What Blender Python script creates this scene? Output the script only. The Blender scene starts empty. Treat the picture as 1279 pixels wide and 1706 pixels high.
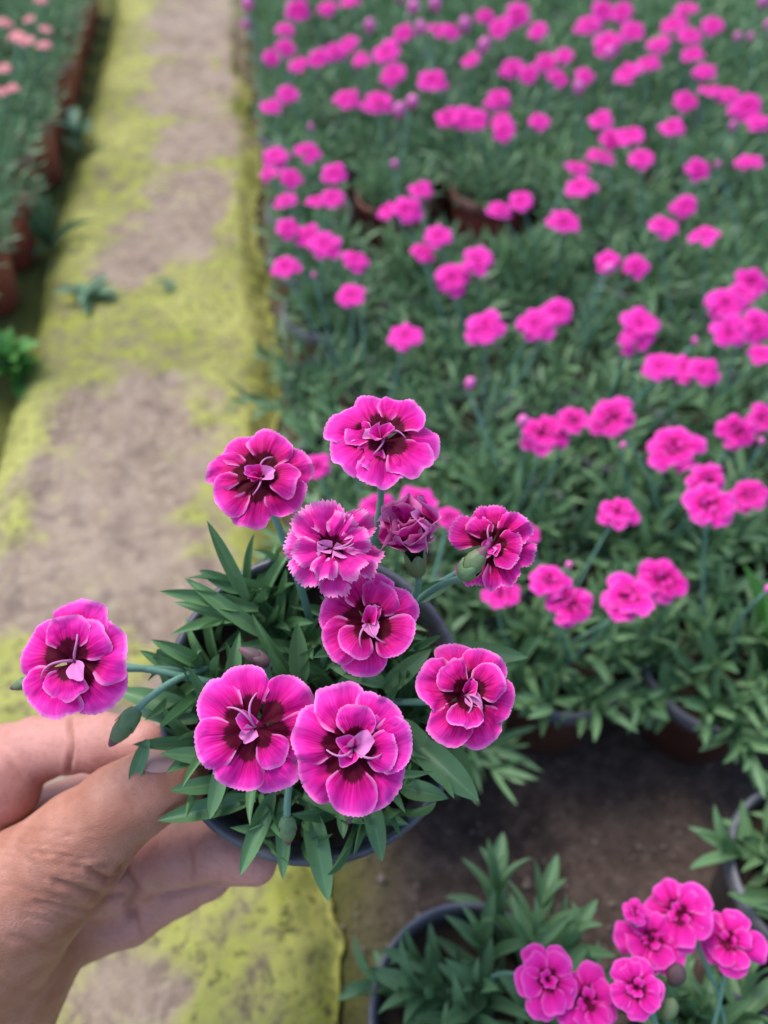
import bpy, math, random
import numpy as np
from mathutils import Matrix, Vector, Quaternion

# ------------------------------------------------------------------ camera, sky, sun, exposure
sc = bpy.context.scene
F, H = 1281.0, 0.56                       # focal length in photo pixels, camera height in metres
PITCH, YAW = math.radians(48.3), math.radians(8.6)
fwd = np.array([math.sin(YAW)*math.cos(PITCH), math.cos(YAW)*math.cos(PITCH), -math.sin(PITCH)])
rgt = np.array([math.cos(YAW), -math.sin(YAW), 0.0])
upv = np.cross(rgt, fwd)
CAM = np.array([0.0, 0.0, H])
cd = bpy.data.cameras.new('camera'); cam = bpy.data.objects.new('camera', cd); sc.collection.objects.link(cam)
R = Matrix((rgt, upv, -fwd)).transposed()
cam.matrix_world = Matrix.Translation(Vector(CAM)) @ R.to_4x4()
cd.sensor_fit = 'VERTICAL'; cd.sensor_height = 24.0; cd.sensor_width = 18.0
cd.lens = 24.0*F/1706.0
cd.clip_start = 0.02; cd.clip_end = 300
cd.dof.use_dof = True; cd.dof.focus_distance = 0.238; cd.dof.aperture_fstop = cd.lens/4.0
sc.camera = cam
w = bpy.data.worlds.new('World'); sc.world = w; w.use_nodes = True
nt = w.node_tree; sky = nt.nodes.new('ShaderNodeTexSky'); sky.sky_type = 'NISHITA'; sky.sun_disc = False
SUN_EL, SUN_AZ = math.radians(62), math.radians(-40)     # azimuth clockwise from +Y
sky.sun_elevation = SUN_EL; sky.sun_rotation = SUN_AZ; sky.dust_density = 1.5; sky.air_density = 1.0; sky.ozone_density = 1.0
bgn = nt.nodes['Background']; bgn.inputs[1].default_value = 0.14
nt.links.new(sky.outputs[0], bgn.inputs[0])
sd = bpy.data.lights.new('sun', 'SUN'); sd.energy = 1.5; sd.angle = math.radians(32); sd.color = (1.0, 0.96, 0.90)
sun = bpy.data.objects.new('sun', sd); sc.collection.objects.link(sun)
sdir = Vector((math.sin(SUN_AZ)*math.cos(SUN_EL), math.cos(SUN_AZ)*math.cos(SUN_EL), math.sin(SUN_EL)))
sun.rotation_euler = sdir.to_track_quat('Z', 'Y').to_euler()
sc.view_settings.view_transform = 'Standard'; sc.view_settings.look = 'None'
sc.view_settings.exposure = 1.16; sc.view_settings.gamma = 1.0
sc.render.engine = 'CYCLES'
sc.cycles.use_denoising = True
sc.cycles.max_bounces = 7; sc.cycles.diffuse_bounces = 4; sc.cycles.transmission_bounces = 4

rng = np.random.default_rng(11); rnd = random.Random(5)
def ray(px, py): return fwd + rgt*(px-639.5)/F + upv*(853-py)/F
def at(px, py, d): return CAM + ray(px, py)*d
def onz(px, py, z):
    r = ray(px, py); t = (z-H)/r[2]; return CAM + r*t, t
def project(p):
    v = np.asarray(p) - CAM; d = v@fwd
    return 639.5 + F*(v@rgt)/d, 853 - F*(v@upv)/d, d
def unit(v): v = np.asarray(v, float); return v/np.linalg.norm(v)
def sstep(a, b, x):
    t = np.clip((x-a)/(b-a), 0, 1); return t*t*(3-2*t)
_lat = np.random.default_rng(3).random((64, 64, 64)).astype(np.float32)
def vnoise(x, y, z=0.0, s=1.0):
    x, y, z = np.broadcast_arrays(np.asarray(x)*s, np.asarray(y)*s, np.asarray(z)*s)
    i = [np.floor(a).astype(int) for a in (x, y, z)]; f = [a-b for a, b in zip((x, y, z), i)]
    f = [a*a*(3-2*a) for a in f]; o = 0
    for a in (0, 1):
        for b in (0, 1):
            for c in (0, 1):
                o = o + _lat[(i[0]+a) & 63, (i[1]+b) & 63, (i[2]+c) & 63]*(f[0] if a else 1-f[0])*(f[1] if b else 1-f[1])*(f[2] if c else 1-f[2])
    return o
def fbm(x, y, z=0.0, s=1.0, o=4):
    t, a, n = 0, 1.0, 0
    for k in range(o): t = t + a*vnoise(x, y, np.asarray(z)+k*7.3/s, s*2**k); n += a; a *= .5
    return t/n

# ------------------------------------------------------------------ materials
def mat(name):
    m = bpy.data.materials.new(name); m.use_nodes = True
    return m, m.node_tree, m.node_tree.nodes['Principled BSDF']
def N(t, kind, **kw):
    n = t.nodes.new(kind)
    for k, v in kw.items(): setattr(n, k, v)
    return n
def noise(t, scale, detail=3, coord=None, rough=.55):
    n = N(t, 'ShaderNodeTexNoise'); n.inputs['Scale'].default_value = scale; n.inputs['Detail'].default_value = detail; n.inputs['Roughness'].default_value = rough
    if coord is not None: t.links.new(coord, n.inputs['Vector'])
    return n.outputs['Fac']
def ramp(t, fac, stops):
    n = N(t, 'ShaderNodeValToRGB'); e = n.color_ramp.elements
    while len(e) < len(stops): e.new(0.5)
    for el, (p, c) in zip(e, stops): el.position = p; el.color = (*c, 1) if len(c) == 3 else c
    t.links.new(fac, n.inputs[0]); return n.outputs[0]
def mix(t, fac, a, b):
    n = N(t, 'ShaderNodeMix', data_type='RGBA')
    if isinstance(fac, (int, float)): n.inputs[0].default_value = fac
    else: t.links.new(fac, n.inputs[0])
    for i, v in ((6, a), (7, b)):
        if isinstance(v, tuple): n.inputs[i].default_value = (*v, 1)
        else: t.links.new(v, n.inputs[i])
    return n.outputs[2]
def math_(t, op, a, b=None, clamp=False):
    n = N(t, 'ShaderNodeMath', operation=op); n.use_clamp = clamp
    for i, v in ((0, a), (1, b)):
        if v is None: continue
        if isinstance(v, (int, float)): n.inputs[i].default_value = v
        else: t.links.new(v, n.inputs[i])
    return n.outputs[0]
def bump(t, b, h, strength=.3, dist=.001):
    n = N(t, 'ShaderNodeBump'); n.inputs['Strength'].default_value = strength; n.inputs['Distance'].default_value = dist
    t.links.new(h, n.inputs['Height']); t.links.new(n.outputs[0], b.inputs['Normal'])
def attr(t, name): return N(t, 'ShaderNodeAttribute', attribute_name=name).outputs['Fac']
def objco(t): return N(t, 'ShaderNodeTexCoord').outputs['Object']
def geopos(t): return N(t, 'ShaderNodeNewGeometry').outputs['Position']
def translucent(t, b, col, amt):
    tr = N(t, 'ShaderNodeBsdfTranslucent'); ms = N(t, 'ShaderNodeMixShader'); ms.inputs[0].default_value = amt
    if isinstance(col, tuple): tr.inputs[0].default_value = (*col, 1)
    else: t.links.new(col, tr.inputs[0])
    t.links.new(b.outputs[0], ms.inputs[1]); t.links.new(tr.outputs[0], ms.inputs[2])
    t.links.new(ms.outputs[0], t.nodes['Material Output'].inputs['Surface'])

def petal_mat(name, eye, deep, body, light, margin, maroon=(.085, .002, .018), bumpy=True, wide=.10):
    m, t, b = mat(name)
    pu, pv, pe = attr(t, 'pu'), attr(t, 'pv'), attr(t, 'pe')
    info = N(t, 'ShaderNodeObjectInfo').outputs['Random']
    cx = N(t, 'ShaderNodeCombineXYZ')
    t.links.new(math_(t, 'MULTIPLY', pu, 13.0), cx.inputs[0]); t.links.new(math_(t, 'MULTIPLY', pv, 1.3), cx.inputs[1]); t.links.new(math_(t, 'MULTIPLY', info, 40.0), cx.inputs[2])
    streak = noise(t, 1.0, 3, cx.outputs[0], .6)
    vv = math_(t, 'ADD', pv, math_(t, 'MULTIPLY', math_(t, 'SUBTRACT', streak, .5), .30))
    base = ramp(t, vv, [(max(eye-.02, .02), deep), (eye+.20, body), (.93, light)])
    base = mix(t, math_(t, 'MULTIPLY', math_(t, 'SUBTRACT', streak, .45, True), 1.6, True), base, light)
    mg = math_(t, 'SUBTRACT', 1.0, math_(t, 'DIVIDE', pe, wide), True)
    base = mix(t, math_(t, 'MULTIPLY', mg, .8, True), base, margin)
    base = mix(t, math_(t, 'MULTIPLY', info, .22), base, tuple(x*.62 for x in body))
    if eye > .05:
        em = N(t, 'ShaderNodeMapRange', interpolation_type='SMOOTHSTEP'); em.inputs[1].default_value = eye+.035; em.inputs[2].default_value = eye-.03
        v2 = math_(t, 'ADD', pv, math_(t, 'MULTIPLY', math_(t, 'SUBTRACT', streak, .5), .16))
        v2 = math_(t, 'ADD', v2, math_(t, 'MULTIPLY', math_(t, 'ABSOLUTE', pu), .10))
        t.links.new(v2, em.inputs[0])
        base = mix(t, em.outputs[0], base, maroon)
    t.links.new(base, b.inputs['Base Color'])
    b.inputs['Roughness'].default_value = .6; b.inputs['Specular IOR Level'].default_value = .10
    if bumpy: bump(t, b, streak, .35, .0006)
    translucent(t, b, base, .22)
    return m
M = {}
M['petal'] = petal_mat('petal_hot_pink', .55, (.44, .001, .10), (.76, .007, .29), (.86, .055, .47), (.90, .32, .66), (.085, .0008, .014), wide=.075)
M['petal_red'] = petal_mat('petal_crimson_pink', .55, (.38, .001, .065), (.66, .005, .20), (.83, .045, .42), (.89, .32, .64), (.075, .0008, .010), wide=.075)
M['petal_frill'] = petal_mat('petal_frilled_pink', .42, (.55, .004, .16), (.74, .012, .30), (.80, .06, .42), (.90, .40, .68), wide=.15)
M['petal_far'] = petal_mat('petal_bed_pink', .26, (.55, .004, .16), (.82, .016, .34), (.86, .042, .43), (.88, .16, .60), (.28, .004, .09), False)
M['petal_near'] = petal_mat('petal_bed_near', .46, (.50, .004, .14), (.80, .012, .32), (.86, .045, .43), (.88, .18, .58), (.13, .002, .03), False)
M['petal_coral'] = petal_mat('petal_coral', .0, (.75, .12, .16), (.80, .20, .22), (.85, .33, .35), (.9, .5, .5), bumpy=False)
M['petal_wilt'] = petal_mat('petal_wilted', .52, (.26, .002, .07), (.50, .006, .19), (.62, .035, .32), (.76, .34, .58), (.045, .001, .012), wide=.13)
def plain(name, col, rough=.5, spec=.4, tl=None, nz=None):
    m, t, b = mat(name)
    if nz:
        n = noise(t, nz[0], 4, objco(t)); c = mix(t, n, col, nz[1]); t.links.new(c, b.inputs['Base Color']); bump(t, b, n, nz[2], .001)
    else: b.inputs['Base Color'].default_value = (*col, 1)
    b.inputs['Roughness'].default_value = rough; b.inputs['Specular IOR Level'].default_value = spec
    if tl: translucent(t, b, col, tl)
    return m
M['style'] = plain('style_lilac', (.62, .22, .46), .5, .3, .2)
M['throat'] = plain('throat_wine', (.12, .004, .03), .7, .1)
M['petaloid'] = plain('petaloid_pale', (.78, .24, .55), .6, .2, .2)
def leaf_mat(name, c1, c2, rib, rough=.5):
    m, t, b = mat(name)
    info = N(t, 'ShaderNodeObjectInfo').outputs['Random']; tone = attr(t, 'tone')
    pu = attr(t, 'pu')
    n = noise(t, 90, 3, geopos(t))
    f = math_(t, 'ADD', math_(t, 'MULTIPLY', n, .45), math_(t, 'ADD', math_(t, 'MULTIPLY', info, .35), math_(t, 'MULTIPLY', tone, .4)), True)
    c = mix(t, f, c1, c2)
    mid = math_(t, 'SUBTRACT', 1.0, math_(t, 'MULTIPLY', math_(t, 'ABSOLUTE', pu), 7.0), True)
    c = mix(t, math_(t, 'MULTIPLY', mid, .55), c, rib)
    t.links.new(c, b.inputs['Base Color'])
    b.inputs['Roughness'].default_value = rough; b.inputs['Specular IOR Level'].default_value = .42
    bump(t, b, noise(t, 900, 2, geopos(t)), .25, .0003)
    translucent(t, b, c, .16)
    return m
M['leaf'] = leaf_mat('leaf_blue_green', (.040, .125, .046), (.180, .345, .145), (.19, .36, .20), .42)
M['leaf_bed'] = leaf_mat('leaf_bed_green', (.038, .108, .044), (.205, .355, .155), (.18, .32, .18), .45)
M['leaf_fresh'] = leaf_mat('leaf_fresh_green', (.06, .20, .035), (.14, .36, .07), (.22, .42, .12))
M['leaf_grey'] = leaf_mat('leaf_grey_green', (.09, .19, .10), (.20, .33, .18), (.28, .40, .25))
M['stem'] = plain('stem_glaucous', (.16, .29, .24), .55, .3, None, (300, (.10, .24, .15), .2))
M['calyx'] = plain('calyx_green', (.10, .19, .07), .5, .35, None, (260, (.15, .16, .09), .4))
M['bract'] = plain('bract_pale', (.13, .23, .10), .5, .35, None, (420, (.10, .18, .08), .3))
M['bud_dark'] = plain('bud_dark', (.06, .05, .04), .55, .3, None, (260, (.16, .08, .10), .4))
M['bud_tip'] = plain('bud_tip', (.16, .07, .09), .6, .3)
M['bud_pink'] = plain('bud_pink', (.78, .16, .46), .6, .2)
def pot_mat(name, c, dust, rough):
    m, t, b = mat(name)
    n = noise(t, 26, 6, geopos(t), .65); n2 = noise(t, 240, 3, geopos(t))
    f = ramp(t, math_(t, 'ADD', math_(t, 'MULTIPLY', n, .8), math_(t, 'MULTIPLY', n2, .25)), [(.42, (0, 0, 0)), (.75, (1, 1, 1))])
    t.links.new(mix(t, math_(t, 'MULTIPLY', f, .75), c, dust), b.inputs['Base Color'])
    b.inputs['Roughness'].default_value = rough; bump(t, b, n2, .15, .0006)
    return m
M['pot_black'] = pot_mat('pot_black', (.022, .022, .028), (.10, .10, .11), .42)
M['pot_brown'] = pot_mat('pot_brown', (.10, .030, .022), (.14, .075, .055), .5)
M['pot_terra'] = pot_mat('pot_terracotta', (.30, .060, .036), (.34, .12, .09), .55)
M['rim_terra'] = pot_mat('rim_terracotta', (.20, .06, .04), (.30, .20, .17), .5)
M['rim_sky_grey'] = pot_mat('rim_sky_grey', (.095, .095, .115), (.26, .26, .29), .42)  # black plastic rim: sky reflection painted into the grey, along with dust
M['potting'] = plain('potting_soil', (.022, .015, .011), .95, .1, None, (220, (.075, .052, .04), 1.0))

def ground_mat():
    m, t, b = mat('bed_soil'); p = geopos(t)
    n1 = noise(t, 9, 5, p, .6); n2 = noise(t, 75, 5, p, .65); n3 = noise(t, 420, 3, p)
    c = mix(t, ramp(t, n1, [(.35, (0, 0, 0)), (.68, (1, 1, 1))]), (.050, .035, .030), (.105, .074, .062))
    c = mix(t, ramp(t, n2, [(.42, (0, 0, 0)), (.7, (1, 1, 1))]), c, (.155, .112, .094))
    c = mix(t, ramp(t, n3, [(.30, (1, 1, 1)), (.46, (0, 0, 0))]), c, (.035, .026, .022))
    mo = math_(t, 'MULTIPLY', attr(t, 'moss'), math_(t, 'ADD', n2, .5), True)
    mc = mix(t, n3, (.035, .042, .012), (.15, .155, .03))
    t.links.new(mix(t, mo, c, mc), b.inputs['Base Color'])
    b.inputs['Roughness'].default_value = .95; b.inputs['Specular IOR Level'].default_value = .15
    bump(t, b, math_(t, 'ADD', n2, math_(t, 'MULTIPLY', n3, .4)), .8, .006)
    return m
M['soil'] = ground_mat()
def path_mat():
    m, t, b = mat('mossy_concrete'); p = geopos(t)
    n1 = noise(t, 14, 5, p, .6); n2 = noise(t, 110, 4, p, .7); n3 = noise(t, 600, 3, p, .6); n4 = noise(t, 38, 5, p, .65); n5 = noise(t, 6, 4, p, .6)
    c = mix(t, ramp(t, n1, [(.3, (0, 0, 0)), (.7, (1, 1, 1))]), (.185, .128, .088), (.385, .292, .218))
    c = mix(t, ramp(t, n2, [(.45, (0, 0, 0)), (.66, (1, 1, 1))]), c, (.40, .31, .235))
    c = mix(t, math_(t, 'MULTIPLY', ramp(t, n4, [(.34, (1, 1, 1)), (.48, (0, 0, 0))]), .7), c, (.15, .11, .085))
    c = mix(t, math_(t, 'MULTIPLY', ramp(t, n3, [(.35, (1, 1, 1)), (.5, (0, 0, 0))]), .4), c, (.12, .09, .075))
    f = math_(t, 'ADD', attr(t, 'moss'), math_(t, 'MULTIPLY', math_(t, 'SUBTRACT', n2, .5), 1.1))
    f = math_(t, 'ADD', f, math_(t, 'MULTIPLY', math_(t, 'SUBTRACT', n4, .5), 1.7))
    f = math_(t, 'ADD', f, math_(t, 'MULTIPLY', math_(t, 'SUBTRACT', n5, .5), 1.0))
    f = ramp(t, f, [(.20, (0, 0, 0)), (.92, (1, 1, 1))])
    mc = mix(t, ramp(t, n4, [(.34, (0, 0, 0)), (.64, (1, 1, 1))]), (.085, .105, .014), (.30, .33, .036))
    mc = mix(t, ramp(t, n5, [(.40, (0, 0, 0)), (.62, (1, 1, 1))]), mc, (.41, .40, .11))
    mc = mix(t, math_(t, 'MULTIPLY', ramp(t, n3, [(.42, (0, 0, 0)), (.66, (1, 1, 1))]), .6), mc, (.36, .36, .10))
    mc = mix(t, ramp(t, n2, [(.34, (1, 1, 1)), (.48, (0, 0, 0))]), mc, (.055, .060, .018))
    t.links.new(mix(t, math_(t, 'MULTIPLY', f, .92), c, mc), b.inputs['Base Color'])
    b.inputs['Roughness'].default_value = .92; b.inputs['Specular IOR Level'].default_value = .2
    bump(t, b, math_(t, 'ADD', n2, math_(t, 'MULTIPLY', n3, .7)), .7, .003)
    return m
M['path'] = path_mat()
def skin_mat():
    m, t, b = mat('skin'); p = objco(t)
    pal = attr(t, 'palmar'); cr = attr(t, 'crease')
    n1 = noise(t, 60, 4, p, .6); n2 = noise(t, 420, 3, p)
    c = mix(t, ramp(t, n1, [(.36, (0, 0, 0)), (.66, (1, 1, 1))]), (.350, .138, .086), (.455, .208, .146))
    c2 = mix(t, n1, (.47, .200, .160), (.56, .275, .228))
    c = mix(t, pal, c, c2)
    c = mix(t, math_(t, 'MULTIPLY', ramp(t, n2, [(.35, (1, 1, 1)), (.5, (0, 0, 0))]), .25), c, (.30, .13, .08))
    c = mix(t, math_(t, 'MULTIPLY', cr, .55), c, (.22, .075, .045))
    t.links.new(c, b.inputs['Base Color'])
    b.inputs['Roughness'].default_value = .52; b.inputs['Specular IOR Level'].default_value = .35
    b.inputs['Subsurface Weight'].default_value = .22; b.inputs['Subsurface Radius'].default_value = (.004, .0015, .0008); b.inputs['Subsurface Scale'].default_value = 1.0
    mp = N(t, 'ShaderNodeMapping'); mp.inputs['Scale'].default_value = (1.0, 2.4, 1.0); mp.inputs['Rotation'].default_value = (0, 0, .5); t.links.new(p, mp.inputs[0])
    vo = N(t, 'ShaderNodeTexVoronoi', feature='DISTANCE_TO_EDGE'); vo.inputs['Scale'].default_value = 620; t.links.new(mp.outputs[0], vo.inputs['Vector'])
    h = math_(t, 'ADD', ramp(t, vo.outputs[0], [(0, (0, 0, 0)), (.22, (1, 1, 1))]), math_(t, 'MULTIPLY', noise(t, 150, 4, mp.outputs[0]), 1.2))
    bump(t, b, h, .26, .0005)
    return m
M['skin'] = skin_mat()
M['nail'] = plain('nail', (.50, .27, .225), .28, .5)
M['pebble'] = plain('pebble', (.26, .22, .19), .9, .2, None, (60, (.12, .09, .075), .5))

# ------------------------------------------------------------------ object helpers
COL = sc.collection
WORLD = {}
def mesh(name, v, f, m=None, attrs=None, smooth=True):
    me = bpy.data.meshes.new(name)
    me.from_pydata(np.asarray(v, float).tolist(), [], f if isinstance(f, list) else f.tolist())
    if m is not None: me.materials.append(m)
    for k, a in (attrs or {}).items():
        at_ = me.attributes.new(k, 'FLOAT', 'POINT'); at_.data.foreach_set('value', np.asarray(a, np.float32))
    if smooth: me.polygons.foreach_set('use_smooth', [True]*len(me.polygons))
    me.update(); return me
def obj(name, me, parent=None, W=None, label=None, cat=None, group=None, kind=None):
    o = bpy.data.objects.new(name, me); COL.objects.link(o)
    W = Matrix.Identity(4) if W is None else W
    WORLD[o.name] = W
    if parent is not None:
        o.parent = parent; o.matrix_basis = WORLD[parent.name].inverted() @ W
    else: o.matrix_basis = W
    for k, v in (('label', label), ('category', cat), ('group', group), ('kind', kind)):
        if v: o[k] = v
    return o
def frame(p, z, x=None, s=1.0):
    z = unit(z); x = np.array([1., 0, 0]) if x is None else np.asarray(x, float)
    x = x - z*(x@z)
    if np.linalg.norm(x) < 1e-5: x = np.cross(z, [0, 1., .3])
    x = unit(x); y = np.cross(z, x)
    s = (s, s, s) if np.isscalar(s) else s
    m = Matrix.Identity(4)
    for i in range(3):
        m[i][0], m[i][1], m[i][2], m[i][3] = x[i]*s[0], y[i]*s[1], z[i]*s[2], p[i]
    return m
def along(a, b, normal, width=1.0):
    """local X runs from a to b with unit length, Y is scaled by width, Z leans towards normal"""
    a, b = np.asarray(a, float), np.asarray(b, float); d = b-a; L = np.linalg.norm(d); x = d/L
    z = np.asarray(normal, float); z = z - x*(z@x); z = unit(z); y = np.cross(z, x)
    m = Matrix.Identity(4)
    for i in range(3): m[i][0], m[i][1], m[i][2], m[i][3] = x[i]*L, y[i]*width, z[i]*L, a[i]
    return m
def grid_faces(nu, nv):
    return [[i*nv+j, (i+1)*nv+j, (i+1)*nv+j+1, i*nv+j+1] for i in range(nu-1) for j in range(nv-1)]
def lathe(prof, n=40):
    v, f = [], []
    for r, z in prof: v += [(r*math.cos(2*math.pi*k/n), r*math.sin(2*math.pi*k/n), z) for k in range(n)]
    for i in range(len(prof)-1):
        for k in range(n): f.append([i*n+k, i*n+(k+1) % n, (i+1)*n+(k+1) % n, (i+1)*n+k])
    return np.array(v), f
def tube(pts, rad, n=7):
    pts = np.asarray(pts, float); v, f = [], []; m = len(pts)
    rad = np.broadcast_to(rad, m); t = np.gradient(pts, axis=0); ref = np.array([.31, .2, .93])
    for i in range(m):
        z = unit(t[i]); x = ref - z*(ref@z); x = unit(x); y = np.cross(z, x); ref = x
        v += [pts[i] + rad[i]*(x*math.cos(2*math.pi*k/n)+y*math.sin(2*math.pi*k/n)) for k in range(n)]
    for i in range(m-1):
        for k in range(n): f.append([i*n+k, i*n+(k+1) % n, (i+1)*n+(k+1) % n, (i+1)*n+k])
    f.append(list(range(n))[::-1]); f.append([(m-1)*n+k for k in range(n)])
    return np.array(v), f
def bez(a, b, c, d, n=12):
    t = np.linspace(0, 1, n)[:, None]; a, b, c, d = [np.asarray(q, float) for q in (a, b, c, d)]
    return a*(1-t)**3 + 3*b*t*(1-t)**2 + 3*c*t*t*(1-t) + d*t**3

# ------------------------------------------------------------------ ground and path
PX0, PX1, PZ = -0.306, -0.016, 0.022
def axis(fine0, fine1, step, far0, far1):
    a = np.arange(fine0, fine1, step); g = np.geomspace(step*2, max(far1-fine1, 1), 22)
    return np.concatenate([fine0-np.geomspace(step*2, max(fine0-far0, 1), 22)[::-1], a, fine1+g])
gx, gy = axis(-.9, 1.5, .012, -40, 40), axis(-.35, 2.6, .012, -40, 60)
X, Yg = np.meshgrid(gx, gy, indexing='ij')
Z = (fbm(X, Yg, 1.7, 22)-.5)*.012 + (fbm(X, Yg, 5.1, 90, 2)-.5)*.006
Z = np.where((np.abs(X) < 2) & (Yg < 3.5), Z, -.004)
Z = np.where((X > PX0-.01) & (X < PX1+.01), np.minimum(Z, 0), Z) - .003
moss = sstep(.07, .0, X-PX1)*sstep(-.06, 0, X-PX1)*(.40+.50*sstep(.35, .1, Yg)) + 1.5*sstep(-.13, -.005, X-PX0)*sstep(.03, 0, X-PX0)
moss = moss*(.4+fbm(X, Yg, 2.2, 30))
obj('ground', mesh('ground', np.stack([X, Yg, Z], -1).reshape(-1, 3), grid_faces(len(gx), len(gy)), M['soil'], {'moss': moss.ravel()}), kind='structure')
# path: one raised concrete strip, bare worn patches between the moss
px_ = np.linspace(PX0, PX1, 65); py_ = np.concatenate([np.arange(-.4, 2.7, .0055), 2.7+np.geomspace(.02, 20, 24)])
X, Yg = np.meshgrid(px_, py_, indexing='ij')
bare = np.zeros_like(X)
for bx, by, rx, ry in [(330, 40, 85, 55), (318, 140, 75, 55), (335, 235, 75, 35), (325, 325, 75, 45), (275, 395, 85, 45), (215, 445, 55, 32), (215, 700, 120, 70),
                       (195, 800, 160, 120), (165, 930, 165, 130), (260, 1000, 110, 80), (210, 1660, 85, 85), (120, 1350, 120, 160), (330, 1150, 90, 120), (410, 60, 20, 60)]:
    c, t = onz(bx, by, PZ); a, _ = onz(bx+rx, by, PZ); b, _ = onz(bx, by-ry, PZ)
    dx, dy = abs(a[0]-c[0]), abs(b[1]-c[1])
    q = ((X-c[0])/dx)**2 + ((Yg-c[1])/dy)**2
    bare = np.maximum(bare, sstep(1.9, .25, q + (fbm(X, Yg, 3.3, 38, 5)-.5)*3.2))
edge = np.minimum(X-PX0, PX1-X)
moss = np.clip(.86 - bare*.92 + sstep(.045, .0, edge)*.35, 0, 1.2)
right_band = sstep(.055, .02, PX1-X)*sstep(1.5, 1.1, Yg)
moss = np.clip(np.maximum(moss, right_band*.85), 0, 1.1)
Z = PZ + (fbm(X, Yg, .4, 12)-.5)*.010 + moss*(.007*fbm(X, Yg, .9, 90, 4) + .001) - sstep(.042, -.004, edge)**1.5*.030*(.6+.5*fbm(X, Yg, 8.8, 25))
e2 = .010*(fbm(Yg, X*0, 2.0, 14)-.5)
Xj = X + sstep(.05, 0, X-PX0)*e2*1.4 - sstep(.06, 0, PX1-X)*(.034*(fbm(Yg, X*0, 6.0, 15)-.42) + .014*(fbm(Yg, X*0, 9.0, 70)-.5))
v = np.stack([Xj, Yg, Z], -1).reshape(-1, 3); nY = len(py_); f = grid_faces(len(px_), nY)
mv = moss.ravel()
for i in (0, len(px_)-1):                                  # kerb-like sides going down into the soil
    top = np.arange(nY)+i*nY; base = len(v); low = v[top].copy(); low[:, 2] = -.03; low[:, 0] += -.012 if i == 0 else .012
    v = np.concatenate([v, low]); mv = np.concatenate([mv, np.full(nY, .8)])
    for j in range(nY-1):
        q = [top[j], top[j+1], base+j+1, base+j]; f.append([int(a) for a in (q if i else q[::-1])])
obj('path', mesh('path', v, f, M['path'], {'moss': mv}), kind='structure')
# small stones and crumbs on the bare soil and along the path edges
pv_, pf_ = [], []
ico = np.array([(0, 0, 1), (.89, 0, .45), (.28, .85, .45), (-.72, .53, .45), (-.72, -.53, .45), (.28, -.85, .45), (.72, .53, -.45), (-.28, .85, -.45), (-.89, 0, -.45), (-.28, -.85, -.45), (.72, -.53, -.45), (0, 0, -1)])
icf = [(0,1,2),(0,2,3),(0,3,4),(0,4,5),(0,5,1),(1,6,2),(2,7,3),(3,8,4),(4,9,5),(5,10,1),(6,7,2),(7,8,3),(8,9,4),(9,10,5),(10,6,1),(11,7,6),(11,8,7),(11,9,8),(11,10,9),(11,6,10)]
for k in range(520):
    x, y = (rng.uniform(.0, .34), rng.uniform(.03, .24)) if k < 320 else ((rng.uniform(-.02, .03), rng.uniform(0, 1.6)) if k < 420 else (rng.uniform(-.36, -.32), rng.uniform(.2, 1.7)))
    s = rng.uniform(.0006, .0018)*(1.5 if rng.random() < .1 else 1); n0 = len(pv_)
    pv_ += [(x+a[0]*s*rng.uniform(.7, 1.4), y+a[1]*s*rng.uniform(.7, 1.3), .0005+a[2]*s*.8) for a in ico]
    pf_ += [[n0+i for i in t] for t in icf]
obj('gravel_crumbs', mesh('gravel_crumbs', pv_, pf_, M['pebble'], smooth=False), label='pale stone crumbs scattered over the bare brown soil', cat='gravel', kind='stuff')

# ------------------------------------------------------------------ plant pieces
def leaf_mesh(name, m, arch=.25, fold=.16, twist=.0, nl=13, nc=5, blunt=1.0, wob=0.0):
    v, pu = [], []
    for i in range(nl):
        t = i/(nl-1); hw = .5*(.34+.66*min(t/.28, 1)**.7)*(1 if t < .42 else max(1-((t-.42)/.58)**(2.3*blunt), 0)**.9)
        for j in range(nc):
            u = -1+2*j/(nc-1); a = twist*t
            y, z = u*hw, u*u*hw*fold
            y, z = y*math.cos(a)-z*math.sin(a), y*math.sin(a)*.16+z*math.cos(a)
            v.append((t - .12*arch*t*t, y + wob*math.sin(t*4), z + arch*(.9*t - 1.0*t*t) ))
            pu.append(u)
    return mesh(name, v, grid_faces(nl, nc), m, {'pu': pu, 'tone': [0.3]*len(v)})
def leafset(m, tag):
    return [leaf_mesh('leaf_'+tag, m, a, fo, tw, wob=wo) for a, fo, tw, wo in ((.15, .16, .0, .0), (.34, .12, .5, .03), (.55, .2, -.5, -.03), (.08, .14, .25, .04), (-.2, .16, -.2, -.03))]
LEAF = leafset(M['leaf'], 'held'); LEAF_BED = leafset(M['leaf_bed'], 'bed')

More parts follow.
